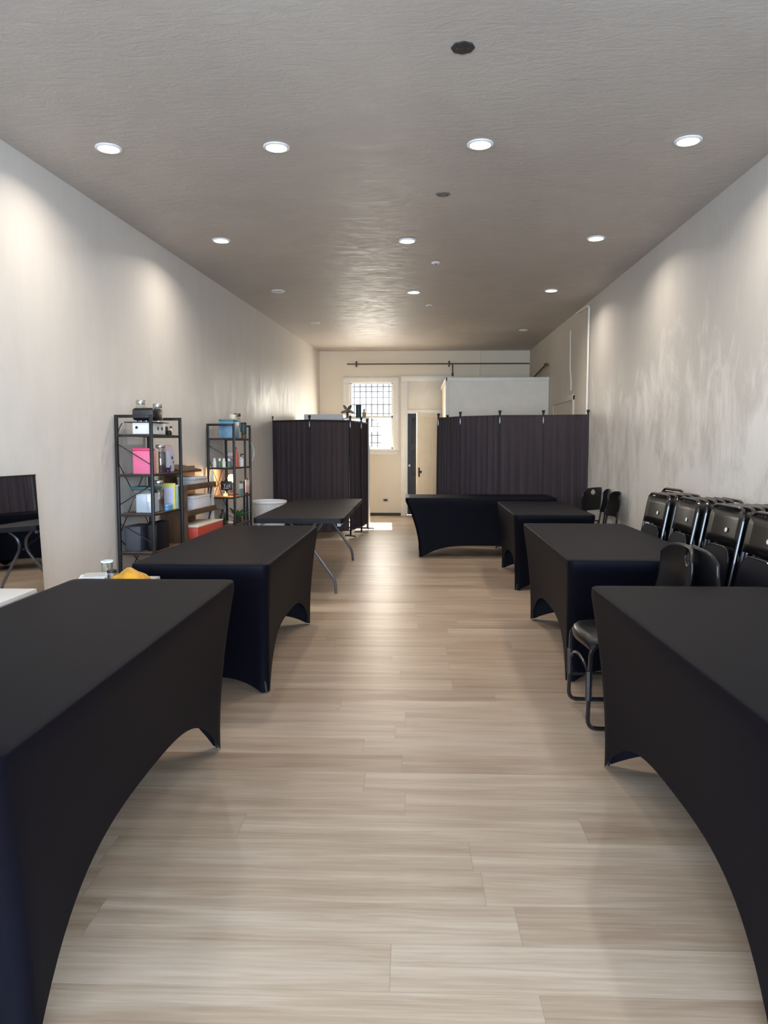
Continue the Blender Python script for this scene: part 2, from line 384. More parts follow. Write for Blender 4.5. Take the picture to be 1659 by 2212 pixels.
# ------------------------------------------------------------------ ceiling lamps
M_led = emis('led_diffuser', (1, .97, .92), 22)
M_off = plain('unlit_diffuser', (.62, .6, .56), .4)
def lamp(x, y, lit, label, r=.085):
    t = tag(empty('recessed_light', (x, y, HC)), label, 'ceiling light', 'recessed round ceiling lights')
    MB().lathe([(r, 0), (r, -.006), (r-.006, -.010), (r-.018, -.010), (r-.020, -.004), (r-.020, 0)], n=32, cap=False).build('trim_ring', M_white, t)
    MB().lathe([(r-.018, -.001), (r-.018, -.006), (.001, -.0065)], n=32, cap=False).build('diffuser', M_led if lit else M_off, t)
    if lit:
        d = bpy.data.lights.new('recessed_light_glow', 'AREA'); d.shape = 'DISK'; d.size = .13; d.energy = LAMP_W; d.color = (1, .90, .78); d.spread = R(150)
        o = bpy.data.objects.new('recessed_light_glow', d); COL.objects.link(o); o.parent = t; o.location = (0, 0, -.012)
rows = [(-1.955, 4.98, 'leftmost of four lit recessed lights in the nearest row'), (-.868, 5.0, 'second from left of four lit recessed lights in the nearest row'),
        (.439, 5.0, 'third from left of four lit recessed lights in the nearest row'), (1.744, 4.99, 'rightmost of four lit recessed lights in the nearest row'),
        (-1.769, 7.15, 'lit recessed light at left end of the three-light middle row'), (-.034, 7.22, 'lit recessed light in the centre of the three-light middle row'), (1.706, 7.2, 'lit recessed light at right end of the three-light middle row'),
        (.037, 9.54, 'lit recessed light in the far row near the ceiling centre'), (1.721, 9.5, 'lit recessed light in the far row near the right wall')]
for x, y, l in rows: lamp(x, y, True, l)
lamp(-1.637, 9.42, False, 'unlit recessed light in the far row near the left wall')
lamp(-1.48, 11.77, False, 'small unlit recessed light at back left of the ceiling', .07)
lamp(1.84, 12.6, False, 'small unlit recessed light at back right of the ceiling', .07)
def octo(x, y, r, mat, label, drop):
    t = tag(empty('junction_box', (x, y, HC)), label, 'junction box')
    MB().lathe([(r, .0), (r, -drop), (.001, -drop-.001)], n=8, cap=False).build('cover', mat, t, angle=20)
    for sx in (-.45, .45): MB().lathe([(.006, 0), (.006, -.004), (.001, -.005)], n=8, cap=False).build('screw', M_darkdoor, t).location = (r*sx, 0, -drop)
octo(.248, 3.83, .058, plain('dark_box', (.03, .028, .026), .7, 0, .6, 60), 'black octagonal ceiling box nearest the viewer', .006)
octo(.243, 5.94, .055, plain('grey_box', (.16, .145, .13), .6), 'grey octagonal ceiling cover between first two light rows', .006)
for x, y, l in ((.257, 8.06, 'small flat white disc on ceiling behind the middle light row'), (.247, 10.4, 'small flat white disc on ceiling behind the far light row')):
    t = tag(empty('ceiling_disc', (x, y, HC)), l, 'ceiling fitting'); MB().lathe([(.045, 0), (.045, -.008), (.03, -.014), (.001, -.014)], n=16, cap=False).build('cover', M_white, t); MB().lathe([(.008, -.013), (.008, -.025), (.001, -.026)], n=8, cap=False).build('nozzle', M_chrome, t)

# ------------------------------------------------------------------ tables under black stretch covers
def cover_mesh(Wd, Ln, H=.745, hem_l=.27, hem_s=.07, insx=.04, insy=.21):
    """stretch cover: x 0..Wd, y 0..Ln; lip, tapering skirt pulled to four feet, arched hems"""
    b = MB(); P0 = []   # perimeter samples: (x, y, side, t)
    r = .045; NL, NS = 40, 20
    def side(ax, ay, bx, by, n):
        for i in range(n+1): t = i/n; P0.append((ax+(bx-ax)*t, ay+(by-ay)*t, t, n))
    segs = [((r, 0), (Wd-r, 0), NS, 's'), ((Wd, r), (Wd, Ln-r), NL, 'l'), ((Wd-r, Ln), (r, Ln), NS, 's'), ((0, Ln-r), (0, r), NL, 'l')]
    cen = [(Wd-r, r), (Wd-r, Ln-r), (r, Ln-r), (r, r)]; ang = [-90, 0, 90, 180]
    peri = []
    for (a, c, n, k), ce, an in zip(segs, cen, ang):
        for i in range(n+1):
            t = i/n; peri.append((a[0]+(c[0]-a[0])*t, a[1]+(c[1]-a[1])*t, k, t))
        for i in range(1, 5):
            q = R(an + 90*i/5); peri.append((ce[0]+r*math.cos(q), ce[1]+r*math.sin(q), 'c', 0))
    rows = []
    NV = 16
    # top interior -> edge
    for f in (.0, .5, .93): rows.append([(Wd/2+(x-Wd/2)*f, Ln/2+(y-Ln/2)*f, H) for x, y, k, t in peri])
    rows = rows[1:]
    rows.append([(Wd/2+(x-Wd/2)*.988, Ln/2+(y-Ln/2)*.995, H) for x, y, k, t in peri])
    rows.append([(Wd/2+(x-Wd/2)*.998, Ln/2+(y-Ln/2)*.999, H-.004) for x, y, k, t in peri])
    rows.append([(x, y, H-.012) for x, y, k, t in peri]); rows.append([(x, y, H-.042) for x, y, k, t in peri])
    z1 = H-.045
    for j in range(1, NV+1):
        v = j/NV; row = []
        for x, y, k, t in peri:
            if k == 'c': hem = .006; bow = 0
            else:
                e = abs(2*t-1); ex = 3.4 if k == 'l' else 2.6
                hem = .006 + (hem_l if k == 'l' else hem_s)*(1-e**ex); bow = (1-e**2)
            z = z1 + (hem-z1)*v; dz = (z1-z)/(z1-.006)
            # inset of the corner line: concave, then nearly plumb towards the foot
            s = 1-(1-min(1, dz))**1.9; s = s*1.06 - .06*dz**3
            cx = (x-Wd/2)/(Wd/2); cy = (y-Ln/2)/(Ln/2)
            ix = insx*s; iy = insy*s
            px = x - math.copysign(1, cx)*ix*min(1, abs(cx)**1.0) ; py = y - math.copysign(1, cy)*iy*min(1, abs(cy)**1.0)
            if k == 'l': px -= math.copysign(.035*bow*math.sin(PI*min(1, dz)*.6), cx)
            if k == 's': py -= math.copysign(.05*bow*math.sin(PI*min(1, dz)*.6), cy)
            row.append((px, py, z))
        rows.append(row)
    V = [[b.bm.verts.new(p) for p in row] for row in rows]; n = len(peri)
    for A, B in zip(V, V[1:]):
        for k in range(n): b.bm.faces.new((A[k], A[(k+1) % n], B[(k+1) % n], B[k]))
    b.bm.faces.new(V[0][::-1])
    return b
def foldleg(b, y, Wd, r=.014, lean=0):
    """wishbone folding leg set seen from the end: pair of tubes meeting in the middle then splaying to two feet"""
    c = Wd/2
    for s in (-1, 1):
        b.tube(fillet([(c+s*.16, y, .71), (c+s*.035, y, .60), (c+s*.035, y, .50), (c+s*(Wd/2-.11), y+lean, .14), (c+s*(Wd/2-.10), y+lean, .012)], .08), r)
    return b
def covered_table(name, x, y, rz, Wd, Ln, label, group='folding tables under black stretch covers', **kw):
    ix, iy = kw.get('insx', .04), kw.get('insy', .21)
    t = tag(empty(name, (x, y, 0), rz), label, 'table', group)
    o = cover_mesh(Wd, Ln, **kw).build('stretch_cover', M_spandex, t, angle=60); 
    MB().box(.02, Wd-.02, .02, Ln-.02, .70, .735, .01).build('tabletop', M_tabletop, t)
    for sy in (0, 1):
        for sx in (0, 1):
            fx = ix+.017; fy = iy+.015; X_ = fx if sx == 0 else Wd-fx; Y_ = fy if sy == 0 else Ln-fy; c_ = Wd/2
            MB().tube([(X_, Y_, .008), (X_+(c_-X_)*.12, Y_, .30), (X_+(c_-X_)*.25, Y_, .71)], .011).build('leg', M_black, t)
    return t
covered_table('banquet_table', -1.56, 1.38, R(0.3), .762, 2.05, 'black covered table at lower left, nearest the viewer on the left', insy=.15, hem_s=.20)
covered_table('banquet_table', -1.475, 3.87, R(-0.4), .735, 2.02, 'second black covered table on the left, in front of the bare folding table', insy=.17)
covered_table('banquet_table', .795, 1.42, R(0), .78, 1.91, 'black covered table at lower right, nearest the viewer on the right', insx=.03, insy=.18, hem_l=.23)
covered_table('banquet_table', .862, 4.09, R(-1.6), .80, 2.06, 'black covered table on the right, directly behind the glossy plastic chair')
covered_table('banquet_table', .955, 6.92, R(-1.5), .74, 1.80, 'black covered table on the right between the nearer table and the crosswise one')
# table standing crosswise in front of the right screen
covered_table('banquet_table', -.06, 10.02, R(-90), .76, 1.86, 'black covered table standing crosswise in front of the right folding screen', insy=.17, hem_l=.14)

# bare black folding table
t = tag(empty('folding_table', (-1.385, 6.55, 0)), 'bare black plastic folding table with grey bent legs, left of aisle', 'table')
TW, TL = .80, 2.60
b = MB(); b.prism(rrect(0, TW, 0, TL/2-.003, .04), .695, .74); b.prism(rrect(0, TW, TL/2+.003, TL, .04), .695, .74); b.build('tabletop', M_tabletop, t)
b = MB(); b.box(.03, .06, .05, TL-.05, .665, .70).box(TW-.06, TW-.03, .05, TL-.05, .665, .70); b.build('apron_rail', M_chrome, t)
foldleg(MB(), .32, TW, .014).build('leg', M_chrome, t); foldleg(MB(), TL-.22, TW, .014).build('leg', M_chrome, t)
MB().tube([(TW/2, .32, .50), (TW/2, .85, .69)], .008).build('brace', M_chrome, t); MB().tube([(TW/2, TL-.22, .50), (TW/2, TL-.75, .69)], .008).build('brace', M_chrome, t)

# ------------------------------------------------------------------ folding screens
def screen(label, P, H, fabric_mat):
    t = tag(empty('folding_screen', (P[0][0], P[0][1], 0)), label, 'folding screen', 'dark fabric folding screens')
    o = Vector((P[0][0], P[0][1], 0)); Q = [Vector((x, y, 0)) - o for x, y in P]
    for i, q in enumerate(Q):
        b = MB(); b.tube([q+Vector((0, 0, .03)), q+Vector((0, 0, H+.01))], .014); p = b.build('post', M_black, t)
        b = MB(); b.lathe([(.012, H), (.019, H+.012), (.022, H+.03), (.019, H+.04), (.001, H+.042)], q.x, q.y, 12, cap=False); b.build('finial', M_black, p)
        if 0 < i < len(Q)-1: MB().box(q.x-.009, q.x+.009, q.y-.02, q.y+.02, H-.14, H-.05, .004).build('hinge', M_chrome, p)
        d = (Q[min(i+1, len(Q)-1)] - Q[max(i-1, 0)]).normalized(); nrm = Vector((-d.y, d.x, 0))
        b = MB(); b.tube([q+nrm*-.11+Vector((0, 0, .015)), q+nrm*-.10+Vector((0, 0, .03)), q+nrm*.10+Vector((0, 0, .03)), q+nrm*.11+Vector((0, 0, .015))], .012); b.build('foot', M_chrome, p)
    for i in range(len(Q)-1):
        a, c = Q[i], Q[i+1]; d = c-a; ln = d.length; d.normalize(); nrm = Vector((-d.y, d.x, 0))
        for z in (H-.04, .12): MB().tube([a+Vector((0, 0, z)), c+Vector((0, 0, z))], .009).build('rail', M_black, t)
        G = []; ph = i*1.7
        for j in range(13):
            v = j/12; z = (H-.022) + (.105-(H-.022))*v; row = []
            for k in range(61):
                u = k/60; x = u*(ln-.012)+.006
                amp = .007 + .012*v; off = amp*(math.sin(u*2*PI*7 + ph) + .5*math.sin(u*2*PI*11.5 + ph*2 + v) + .3*math.sin(u*2*PI*3.2+ph))
                if j == 0: off *= .5
                row.append(a + d*x + nrm*(off+.012) + Vector((0, 0, z)))
            G.append(row)
        b = MB(); b.grid(G); b.build('fabric_panel', fabric_mat, t, angle=180)
    return t
screen('dark plum fabric screen left of the aisle, in front of the window', [(-2.10, 11.45), (-1.485, 11.1), (-.905, 11.35), (-.775, 11.9), (-.712, 12.45)], 1.80, M_curtain)
screen('long dark grey fabric screen on the right, in front of closet', [(2.33, 10.05), (1.765, 10.15), (1.195, 10.2), (.69, 10.55), (.405, 11.05), (.56, 11.55)], 1.82, M_curtain)

# white cabinet behind left screen with things on top
t = tag(empty('tall_cabinet', (-1.80, 12.75, 0)), 'tall white cabinet behind the left screen, only its top showing', 'cabinet')
MB().box(0, .66, 0, .6, .02, 1.93, .012).build('body', M_white, t); MB().box(.01, .65, -.02, 0, .05, 1.25, .006).build('door', M_white, t); MB().box(.01, .65, -.02, 0, 1.27, 1.92, .006).build('door', M_white, t)
for z0, z1 in ((.9, 1.15), (1.35, 1.55)): MB().box(.05, .065, -.045, -.02, z0, z1, .004).build('door_handle', M_chrome, t)
t = tag(empty('shelf_unit', (-1.13, 12.75, 0)), 'narrow white shelf unit behind the left screen holding bottles', 'shelf')
b = MB(); b.box(0, .02, 0, .35, 0, 1.87).box(.41, .43, 0, .35, 0, 1.87); b.build('side_panel', M_white, t, smooth=False)
for z in (.1, .55, 1.0, 1.45, 1.85): MB().box(.02, .41, 0, .35, z, z+.02).build('shelf_board', M_white, t, smooth=False)
t = tag(empty('desk_fan', (-1.20+.06, 12.95, 1.93-.06)), 'silver bladed fan on top of white shelves above left screen', 'fan')
t.location = (-1.075, 12.9, 1.87)
M_silver = plain('silver', (.55, .53, .5), .25, .9)
b = MB(); b.lathe([(.05, 0), (.05, .01), (.012, .02), (.012, .08), (.03, .09), (.03, .10)], n=16); b.build('base', M_black, t)
for k in range(5):
    a = 2*PI*k/5+.3; M = Matrix.Translation((0, 0, .125)) @ Matrix.Rotation(a, 4, 'Y') @ Matrix.Rotation(R(25), 4, 'X')
    b = MB(); b.prism([(0, -.012), (.05, -.03), (.11, -.02), (.12, .01), (.06, .03), (0, .012)], -.002, .002, M @ Matrix.Rotation(PI/2, 4, 'X')); b.build('blade', M_silver, t)
t = tag(empty('storage_canister', (-.885, 12.9, 1.87)), 'dark teal cylindrical canister above left screen beside the window', 'canister')
MB().lathe([(.045, 0), (.047, .01), (.047, .19), (.045, .2)], n=20).build('body', plain('dark_teal', (.02, .06, .07), .5), t); MB().lathe([(.049, .195), (.049, .215), (.045, .22)], n=20).build('lid', M_darkdoor, t)
t = tag(empty('pump_bottle', (-.79, 12.9, 1.87)), 'small amber bottle with beige cap above left screen', 'bottle')
MB().lathe([(.028, 0), (.03, .01), (.03, .09), (.012, .11), (.012, .12)], n=16).build('body', plain('amber', (.5, .26, .08), .3), t); MB().lathe([(.018, .115), (.018, .15), (.015, .155)], n=16).build('cap', plain('beige', (.6, .5, .38), .5), t)

# ------------------------------------------------------------------ folded chair stacks on the right wall
def folded_chair():
    """stands upright in local space: width along y, front (seat side) towards -x, lean applied by the root"""
    t = empty('folding_chair'); w = .225; Ht = 1.0
    b = MB(); b.tube(fillet([(0, -w, .01), (0, -w, Ht), (0, w, Ht), (0, w, .01)], .085, 6), .0115)
    b.tube([(0, -w, .12), (0, w, .12)], .008); b.build('front_frame', M_tube, t)
    w2 = .195; b = MB(); b.tube(fillet([(.012, -w2, .03), (.012, -w2, .70)], .05), .009); b.tube(fillet([(.012, w2, .03), (.012, w2, .70)], .05), .009); b.tube([(.012, -w2, .2), (.012, w2, .2)], .008)
    b.build('rear_leg_frame', M_tube, t)
    # back rest: slightly dished panel
    G = []
    for j in range(5):
        z = .765 + .215*j/4; G.append([(-.004 + .014*math.cos((k/8-.5)*PI) - .004, -w+.005 + (2*w-.01)*k/8, z) for k in range(9)])
    b = MB(); b.grid(G); p = b.build('backrest', M_plastic, t, solid=.006)
    MB().lathe([(.014, 0), (.014, .001), (.001, .0012)], n=14, cap=False).build('label_sticker', M_white, p)
    s = kids(p)[0]; s.location = (-.003, -.03, .855); s.rotation_euler = (0, -PI/2, 0); s.scale = (1, 1.25, 1)
    # seat folded flat, rounded upper edge
    poly = [(x, y) for x, y in rrect(.20, .745, -.185, .185, .10, 6)]
    M = Matrix(((0, 0, 1, 0), (0, 1, 0, 0), (1, 0, 0, 0), (0, 0, 0, 1)))
    b = MB(); b.prism(poly, -.024, -.010, M); b.build('seat', M_navy, t)
    rim = [Vector((-.0175, y, x)) for x, y in rrect(.195, .75, -.190, .190, .105, 6)]
    b = MB(); b.tube(rim, .0065, 6, closed=True); b.build('seat_rim', M_tube, t)
    return t
proto = folded_chair()
stacks = [(1.965, 5.98, 5, 'in the farthest stack against the right wall'), (1.985, 5.42, 6, 'in the second farthest stack against the right wall'),
          (1.985, 4.74, 7, 'in the third farthest stack against the right wall'), (1.955, 4.13, 7, 'in the nearest stack against the right wall')]
LEAN = R(10.5); first = True
ordn = ['outermost', 'second', 'third', 'fourth', 'fifth', 'sixth', 'seventh']
for si, (xt, yc, n, where) in enumerate(stacks):
    for k in range(n):
        c = proto if first else dup(proto); first = False
        lean = LEAN - R(.25)*k
        c.rotation_euler = (0, lean, R([2, -3, 1, 0][si] + random.uniform(-.6, .6)))
        dx = k*.049
        c.location = (xt - math.sin(lean)*1.0 + dx*1.0, yc - k*.022 + random.uniform(-.006, .006), .008)
        lab = 'folded black chair, ' + ('front one ' if k == 0 else ordn[k] + ' from the front ') + where
        tag(c, lab, 'chair', 'folded black chairs leaning on the right wall')
c = dup(proto); c.rotation_euler = (0, R(7), R(3)); c.location = (2.13, 6.52, .008); tag(c, 'folded black chair alone behind the farthest stack at the right wall', 'chair', 'folded black chairs leaning on the right wall')

# ------------------------------------------------------------------ open plastic chairs (local: faces -x)
def plastic_chair():
    t = empty('plastic_chair')
    # seat with waterfall front
    G = []
    prof = [(-.225, .405), (-.232, .425), (-.222, .445), (-.195, .455), (-.1, .452), (0, .447), (.1, .447), (.19, .455)]
    for x, z in prof:
        row = []
        for k in range(15):
            u = k/14*2-1; wd = .225 if x > -.2 else .225 - (-.2-x)*1.2
            row.append((x + .035*u*u*(1 if x < -.15 else .2), u*wd, z - .02*abs(u)**4 + .012*(abs(u)**2)*(1 if x > -.15 else 0)))
        G.append(row)
    b = MB(); b.grid(G); b.build('seat', M_plastic, t, solid=.012, angle=180)
    # back: curved panel with a hand hole (faces around the hole left out)
    NU, NVv = 36, 22
    def bp(u, v):
        top = .88 - .05*abs(u)**5 - .01*u*u; z = .60 + (top-.60)*v
        wv = .222*(1-.10*(1-v)) * (1 - .10*max(0, v-.75)**1*2)
        return (.215 + .065*v + .045*(1-u*u) - .03*(v**3), u*wv, z)
    b = MB(); V = [[None]*(NU+1) for _ in range(NVv+1)]
    cu, cv, ru, rv = -.26, .80, .20, .12
    def warp(u, v):
        du, dv = (u-cu)/ru, (v-cv)/rv; r = math.hypot(du, dv)
        return (u, v)
    for j in range(NVv+1):
        for i in range(NU+1):
            u, v = i/NU*2-1, j/NVv; du, dv = (u-cu)/ru, (v-cv)/rv; r = math.hypot(du, dv)
            if 1e-6 < r < 1.35 and r >= .72: # snap ring towards the ellipse
                k = 1.0/r if r < 1.12 else 1; u, v = cu + du*k*ru, cv + dv*k*rv
            V[j][i] = b.bm.verts.new(bp(u, min(1, max(0, v))))
    for j in range(NVv):
        for i in range(NU):
            u, v = (i+.5)/NU*2-1, (j+.5)/NVv
            if math.hypot((u-cu)/ru, (v-cv)/rv) < .92: continue
            b.bm.faces.new((V[j][i], V[j][i+1], V[j+1][i+1], V[j+1][i]))
    for v in [v for v in b.bm.verts if not v.link_faces]: b.bm.verts.remove(v)
    b.build('backrest', M_plastic, t, solid=.014, angle=180)
    for s in (-1, 1):
        y = s*.215
        b = MB(); b.tube(fillet([(-.16, y*.9, .43), (-.205, y, .40), (-.215, y, .02), (.17, y, .02), (.20, y, .05), (.205, y, .45), (.225, y*.98, .60), (.237, y*.93, .665)], .05, 5), .0105)
        b.build('side_frame', M_tube, t)
        b = MB(); b.tube([(-.213, y, .16), (.19, y, .16)], .008); b.tube([(-.212, y, .16), (-.212, y, .30)], .016); b.build('side_stretcher', M_tube, t)
    b = MB(); b.tube([(-.208 + .0*k, .215*math.cos(PI*k/10), .22 + .10*math.sin(PI*k/10)) for k in range(11)], .008); b.build('front_stretcher', M_tube, t)
    return t
pc = plastic_chair(); pc.location = (1.06, 3.735, 0); pc.rotation_euler.z = R(0)
tag(pc, 'black plastic chair between two covered tables, glossy seat and legs in view', 'chair', 'open black plastic chairs')
def place_pc(x, y, rz, label):
    c = dup(pc); c.location = (x, y, 0); c.rotation_euler.z = rz; tag(c, label, 'chair', 'open black plastic chairs'); return c
place_pc(1.672, 3.62, R(174), 'black plastic chair just right of the glossy-seated one, back turned to it')
place_pc(2.08, 9.50, R(-50), 'black plastic chair by the right wall, leftmost of the far group')
place_pc(2.03, 8.90, R(-8), 'black plastic chair by the right wall, middle of the far group')
place_pc(2.0, 8.36, R(0), 'black plastic chair by the right wall, nearest and rightmost of far group')

# ------------------------------------------------------------------ mirror on the left wall
WA = -math.atan(.0728)
t = tag(empty('wall_mirror', (XL(3.2)+.085, 3.2, 0), WA), 'large frameless mirror leaning on the left wall behind nearest left table', 'mirror')
tilt = Matrix.Rotation(-math.atan(.05/1.17), 4, 'Y')
b = MB(); b.box(-.004, 0, 0, 1.80, .005, 1.172, M=tilt); b.build('mirror_glass', M_mirror, t, smooth=False)
b = MB(); b.box(-.014, -.0045, 0, 1.80, .005, 1.172, M=tilt); b.box(-.012, .003, 0, 1.802, 1.168, 1.178, M=tilt); b.build('mirror_frame', M_black, t, smooth=False)

# ------------------------------------------------------------------ metal shelves
LV = [1.470, 1.138, .805, .480, .150]
def metal_shelf(loc, label, ln=.64, dp=.30, H=1.63):
    t = tag(empty('metal_shelf', loc, WA), label, 'shelf', 'black metal shelves along the left wall'); r = .0125
    for x in (0, dp):
        for y in (0, ln):
            MB().box(x-r, x+r, y-r, y+r, 0, H, .002).build('post', M_black, t)
    for y in (0, ln):
        MB().box(0, dp, y-r*.9, y+r*.9, H-.025, H, .002).build('end_rail', M_black, t)
        for z in LV: MB().box(0, dp, y-.008, y+.008, z-.022, z-.004).build('end_rail', M_black, t)
    for z in LV:
        MB().box(.008, dp-.004, .006, ln-.006, z-.014, z, .002).build('shelf_board', M_wood, t)
        
        for xx in (dp-.001, .001): MB().box(xx-.005, xx+.005, 0, ln, z-.018, z-.002).build('edge_rail', M_black, t)
    for k in (0, 1, 2, 3):
        z1, z0 = LV[k]-.03, LV[k+1]+.02
        b = MB(); b.tube([(.0, .01, z1-.05), (dp, .01, z0+.05)] if k % 2 == 0 else [(dp, .01, z1-.05), (0, .01, z0+.05)], .004, 6)
        b.build('end_brace', M_black, t)
    b = MB(); b.tube([(.0, 0, 1.25), (.0, ln, .62)], .004, 6).tube([(.0, ln, 1.25), (.0, 0, .62)], .004, 6).tube([(0, 0, .6), (0, ln, .16)], .004, 6).tube([(0, ln, .6), (0, 0, .16)], .004, 6); b.build('back_brace', M_black, t)
    return t
S1 = (-2.445, 6.215, 0); S2 = (-2.283, 8.455, 0)
metal_shelf(S1, 'black metal shelf nearer the mirror, with pink box on it')
metal_shelf(S2, 'black metal shelf nearer the screen, with glowing lamp on it')
def on(S, x, y, z):
    c, s = math.cos(WA), math.sin(WA); return (S[0] + x*c - y*s, S[1] + x*s + y*c, z)
def thing(name, S, x, y, z, label, cat, group=None, rz=0): return tag(empty(name, on(S, x, y, z+.0005), WA+rz), label, cat, group)
def col(n, c, r=.5, **k): return plain(n, c, r, **k)
def boxthing(name, S, x0, x1, y0, y1, z, h, mat, label, cat, lid=None, lidmat=None, lidname='lid', bev=.006, group=None):
    t = thing(name, S, (x0+x1)/2, (y0+y1)/2, z, label, cat, group); w, d = (x1-x0)/2, (y1-y0)/2
    hl = h*(1-lid) if lid else h
    MB().box(-w, w, -d, d, 0, hl, bev).build('body', mat, t)
    if lid: MB().box(-w-.003, w+.003, -d-.003, d+.003, hl, h, bev*.8).build(lidname, lidmat, t)
    return t
def jar(S, x, y, z, r, h, content, cf, label, lidm=None):
    t = thing('glass_jar', S, x, y, z, label, 'jar')
    MB().lathe([(r*.94, 0), (r, .008), (r, h*.78), (r*.8, h*.86), (r*.8, h*.9)], n=20).build('glass', M_jar, t)
    MB().lathe([(r*.9, .006), (r*.93, .012), (r*.93, h*cf), (.001, h*cf+.004)], n=20, cap=False).build('contents', content, t)
    MB().lathe([(r*.86, h*.88), (r*.9, h*.9), (r*.9, h*.97), (r*.84, h), (.001, h)], n=20, cap=False).build('lid', lidm or M_silver, t)
    return t
# --- shelf 1, top
t = boxthing('white_box', S1, .125, .29, .03, .33, LV[0], .095, M_white, 'white box with black dots under the black speaker on shelf top', 'box')
MB().lathe([(.012, 0), (.012, .001), (.001, .0012)], n=12, cap=False).build('spot', M_black, t).location = (-.045, -.151, .055)
kids(t)[-1].rotation_euler = (PI/2, 0, 0)
for yy in (.03, .10):
    o = MB().lathe([(.016, 0), (.016, .001), (.001, .0012)], n=12, cap=False).build('spot', M_black, t); o.location = (.0835, -.05+yy*1.2, .05); o.rotation_euler = (0, PI/2, 0)
t = thing('metal_tray', S1, .20, .16, LV[0]+.096, 'thin black tray on top of the white box on nearer shelf', 'tray')
MB().box(-.15, .14, -.13, .13, 0, .006, .002).build('plate', M_black, t)
for k in range(4): MB().box(-.07+k*.045, -.05+k*.045, -.10, -.08, .006, .018, .002).build('stud', M_silver, t)
t = thing('bluetooth_speaker', S1, .215, .13, LV[0]+.1205, 'rounded black speaker on top of the nearer metal shelf', 'speaker')
b = MB(); b.box(-.10, .10, -.09, .09, 0, .105, .028, seg=4); b.build('body', M_plastic, t); MB().box(-.085, .085, -.0925, -.089, .02, .085, .002).build('grille', M_darkdoor, t)
t.location.z = LV[0]+.115
jar(S1, .20, .385, LV[0], .045, .27, col('pale_sweets', (.6, .58, .5)), .35, 'tall glass jar with silver lid right of the speaker on shelf top')
jar(S1, .075, .32, LV[0], .045, .30, col('grey_beads', (.35, .34, .32)), .5, 'taller glass jar behind the speaker near the wall', M_silver)
t = thing('wrist_camera', S1, .22, .50, LV[0], 'small black camera beside glass jars on shelf top', 'camera'); MB().box(-.05, .05, -.03, .03, 0, .04, .008).build('body', M_plastic, t); MB().lathe([(.022, .035), (.022, .07), (.018, .072)], n=16).build('lens', M_darkdoor, t)
for k, yy in enumerate((.575, .615)): 
    t = thing('spice_bottle', S1, .24 - .06*k, yy, LV[0], ['tiny cream bottle at nearer shelf top, closer to the camera', 'tiny cream bottle at far right end of nearer shelf top'][k], 'bottle', 'tiny cream bottles on the nearer shelf'); MB().lathe([(.015, 0), (.016, .01), (.016, .05), (.009, .06), (.009, .07)], n=12).build('body', col('cream_glass', (.6, .55, .42)), t); MB().lathe([(.011, .065), (.011, .08), (.001, .081)], n=12, cap=False).build('cap', M_black, t)
# cable hanging from the tray
P = [on(S1, .06, -.02, 1.56), on(S1, .03, -.03, 1.50), on(S1, .018, -.03, 1.42), on(S1, .016, -.025, 1.32), on(S1, .014, -.02, 1.2)]
tag(MB().tube(fillet(P, .05), .004, 6).build('power_cable', M_black), 'black cable hanging down the near end of nearer metal shelf', 'cable')
# --- level 2
pink = col('pink_card', (.80, .16, .30), .45, var=.03); hotpink = col('hot_pink', (.72, .05, .17), .45, var=.03)
boxthing('pink_box', S1, .125, .28, .02, .11, LV[1], .215, pink, 'bright pink box on second shelf of the nearer metal shelf', 'box', .10, hotpink)
boxthing('book', S1, .17, .265, .125, .18, LV[1], .205, col('tan_book', (.55, .42, .30)), 'tan book standing between pink box and brown jar', 'book', .0001, M_white, 'cover')
boxthing('book', S1, .17, .265, .19, .23, LV[1], .20, col('peach_book', (.72, .52, .40)), 'peach book standing between pink box and brown jar', 'book', .0001, M_white, 'cover')
jar(S1, .250, .30, LV[1], .045, .245, col('cocoa', (.06, .03, .022), .6), .74, 'tall glass jar of dark brown contents on second shelf')
t = thing('paper_bag', S1, .235, .50, LV[1], 'pale grey printed bag with purple spots on second shelf', 'bag')
G = [[(-.03 + .06*0 + (.035*math.sin(PI*v)) , -.075+.15*u*1.0, .24*v) for u in [k/8 for k in range(9)]] for v in [j/8 for j in range(9)]]
b = MB(); bagm = col('grey_bag', (.52, .52, .62), .5, var=.05, scale=14); b.box(-.035, .035, -.075, .075, 0, .20, .02, seg=3); b.build('body', bagm, t); b = MB(); b.prism([(-.030, .19), (.030, .19), (.004, .245), (-.004, .245)], -.072, .072, Matrix(((1, 0, 0, 0), (0, 0, 1, 0), (0, 1, 0, 0), (0, 0, 0, 1)))); b.build('folded_top', col('pinkish', (.62, .48, .52)), t)
for yy, zz, rr in ((.01, .13, .017), (.035, .09, .01), (-.03, .05, .012)):
    o = MB().lathe([(rr, 0), (rr, .001), (.001, .0012)], n=12, cap=False).build('printed_spot', col('plum', (.07, .03, .09)), t); o.location = (.0355, yy, zz); o.rotation_euler = (0, PI/2, 0)
for yy, zz in ((-.02, .10),):
    o = MB().lathe([(.02, 0), (.02, .001), (.001, .0012)], n=12, cap=False).build('printed_spot', col('plum', (.07, .03, .09)), t); o.location = (yy, -.0755, .12); o.rotation_euler = (PI/2, 0, 0)
boxthing('purple_box', S1, .262, .292, .365, .425, LV[1], .045, col('purple', (.05, .02, .12)), 'small purple box at foot of brown jar', 'box', .3, col('purple_dark', (.03, .01, .08)))
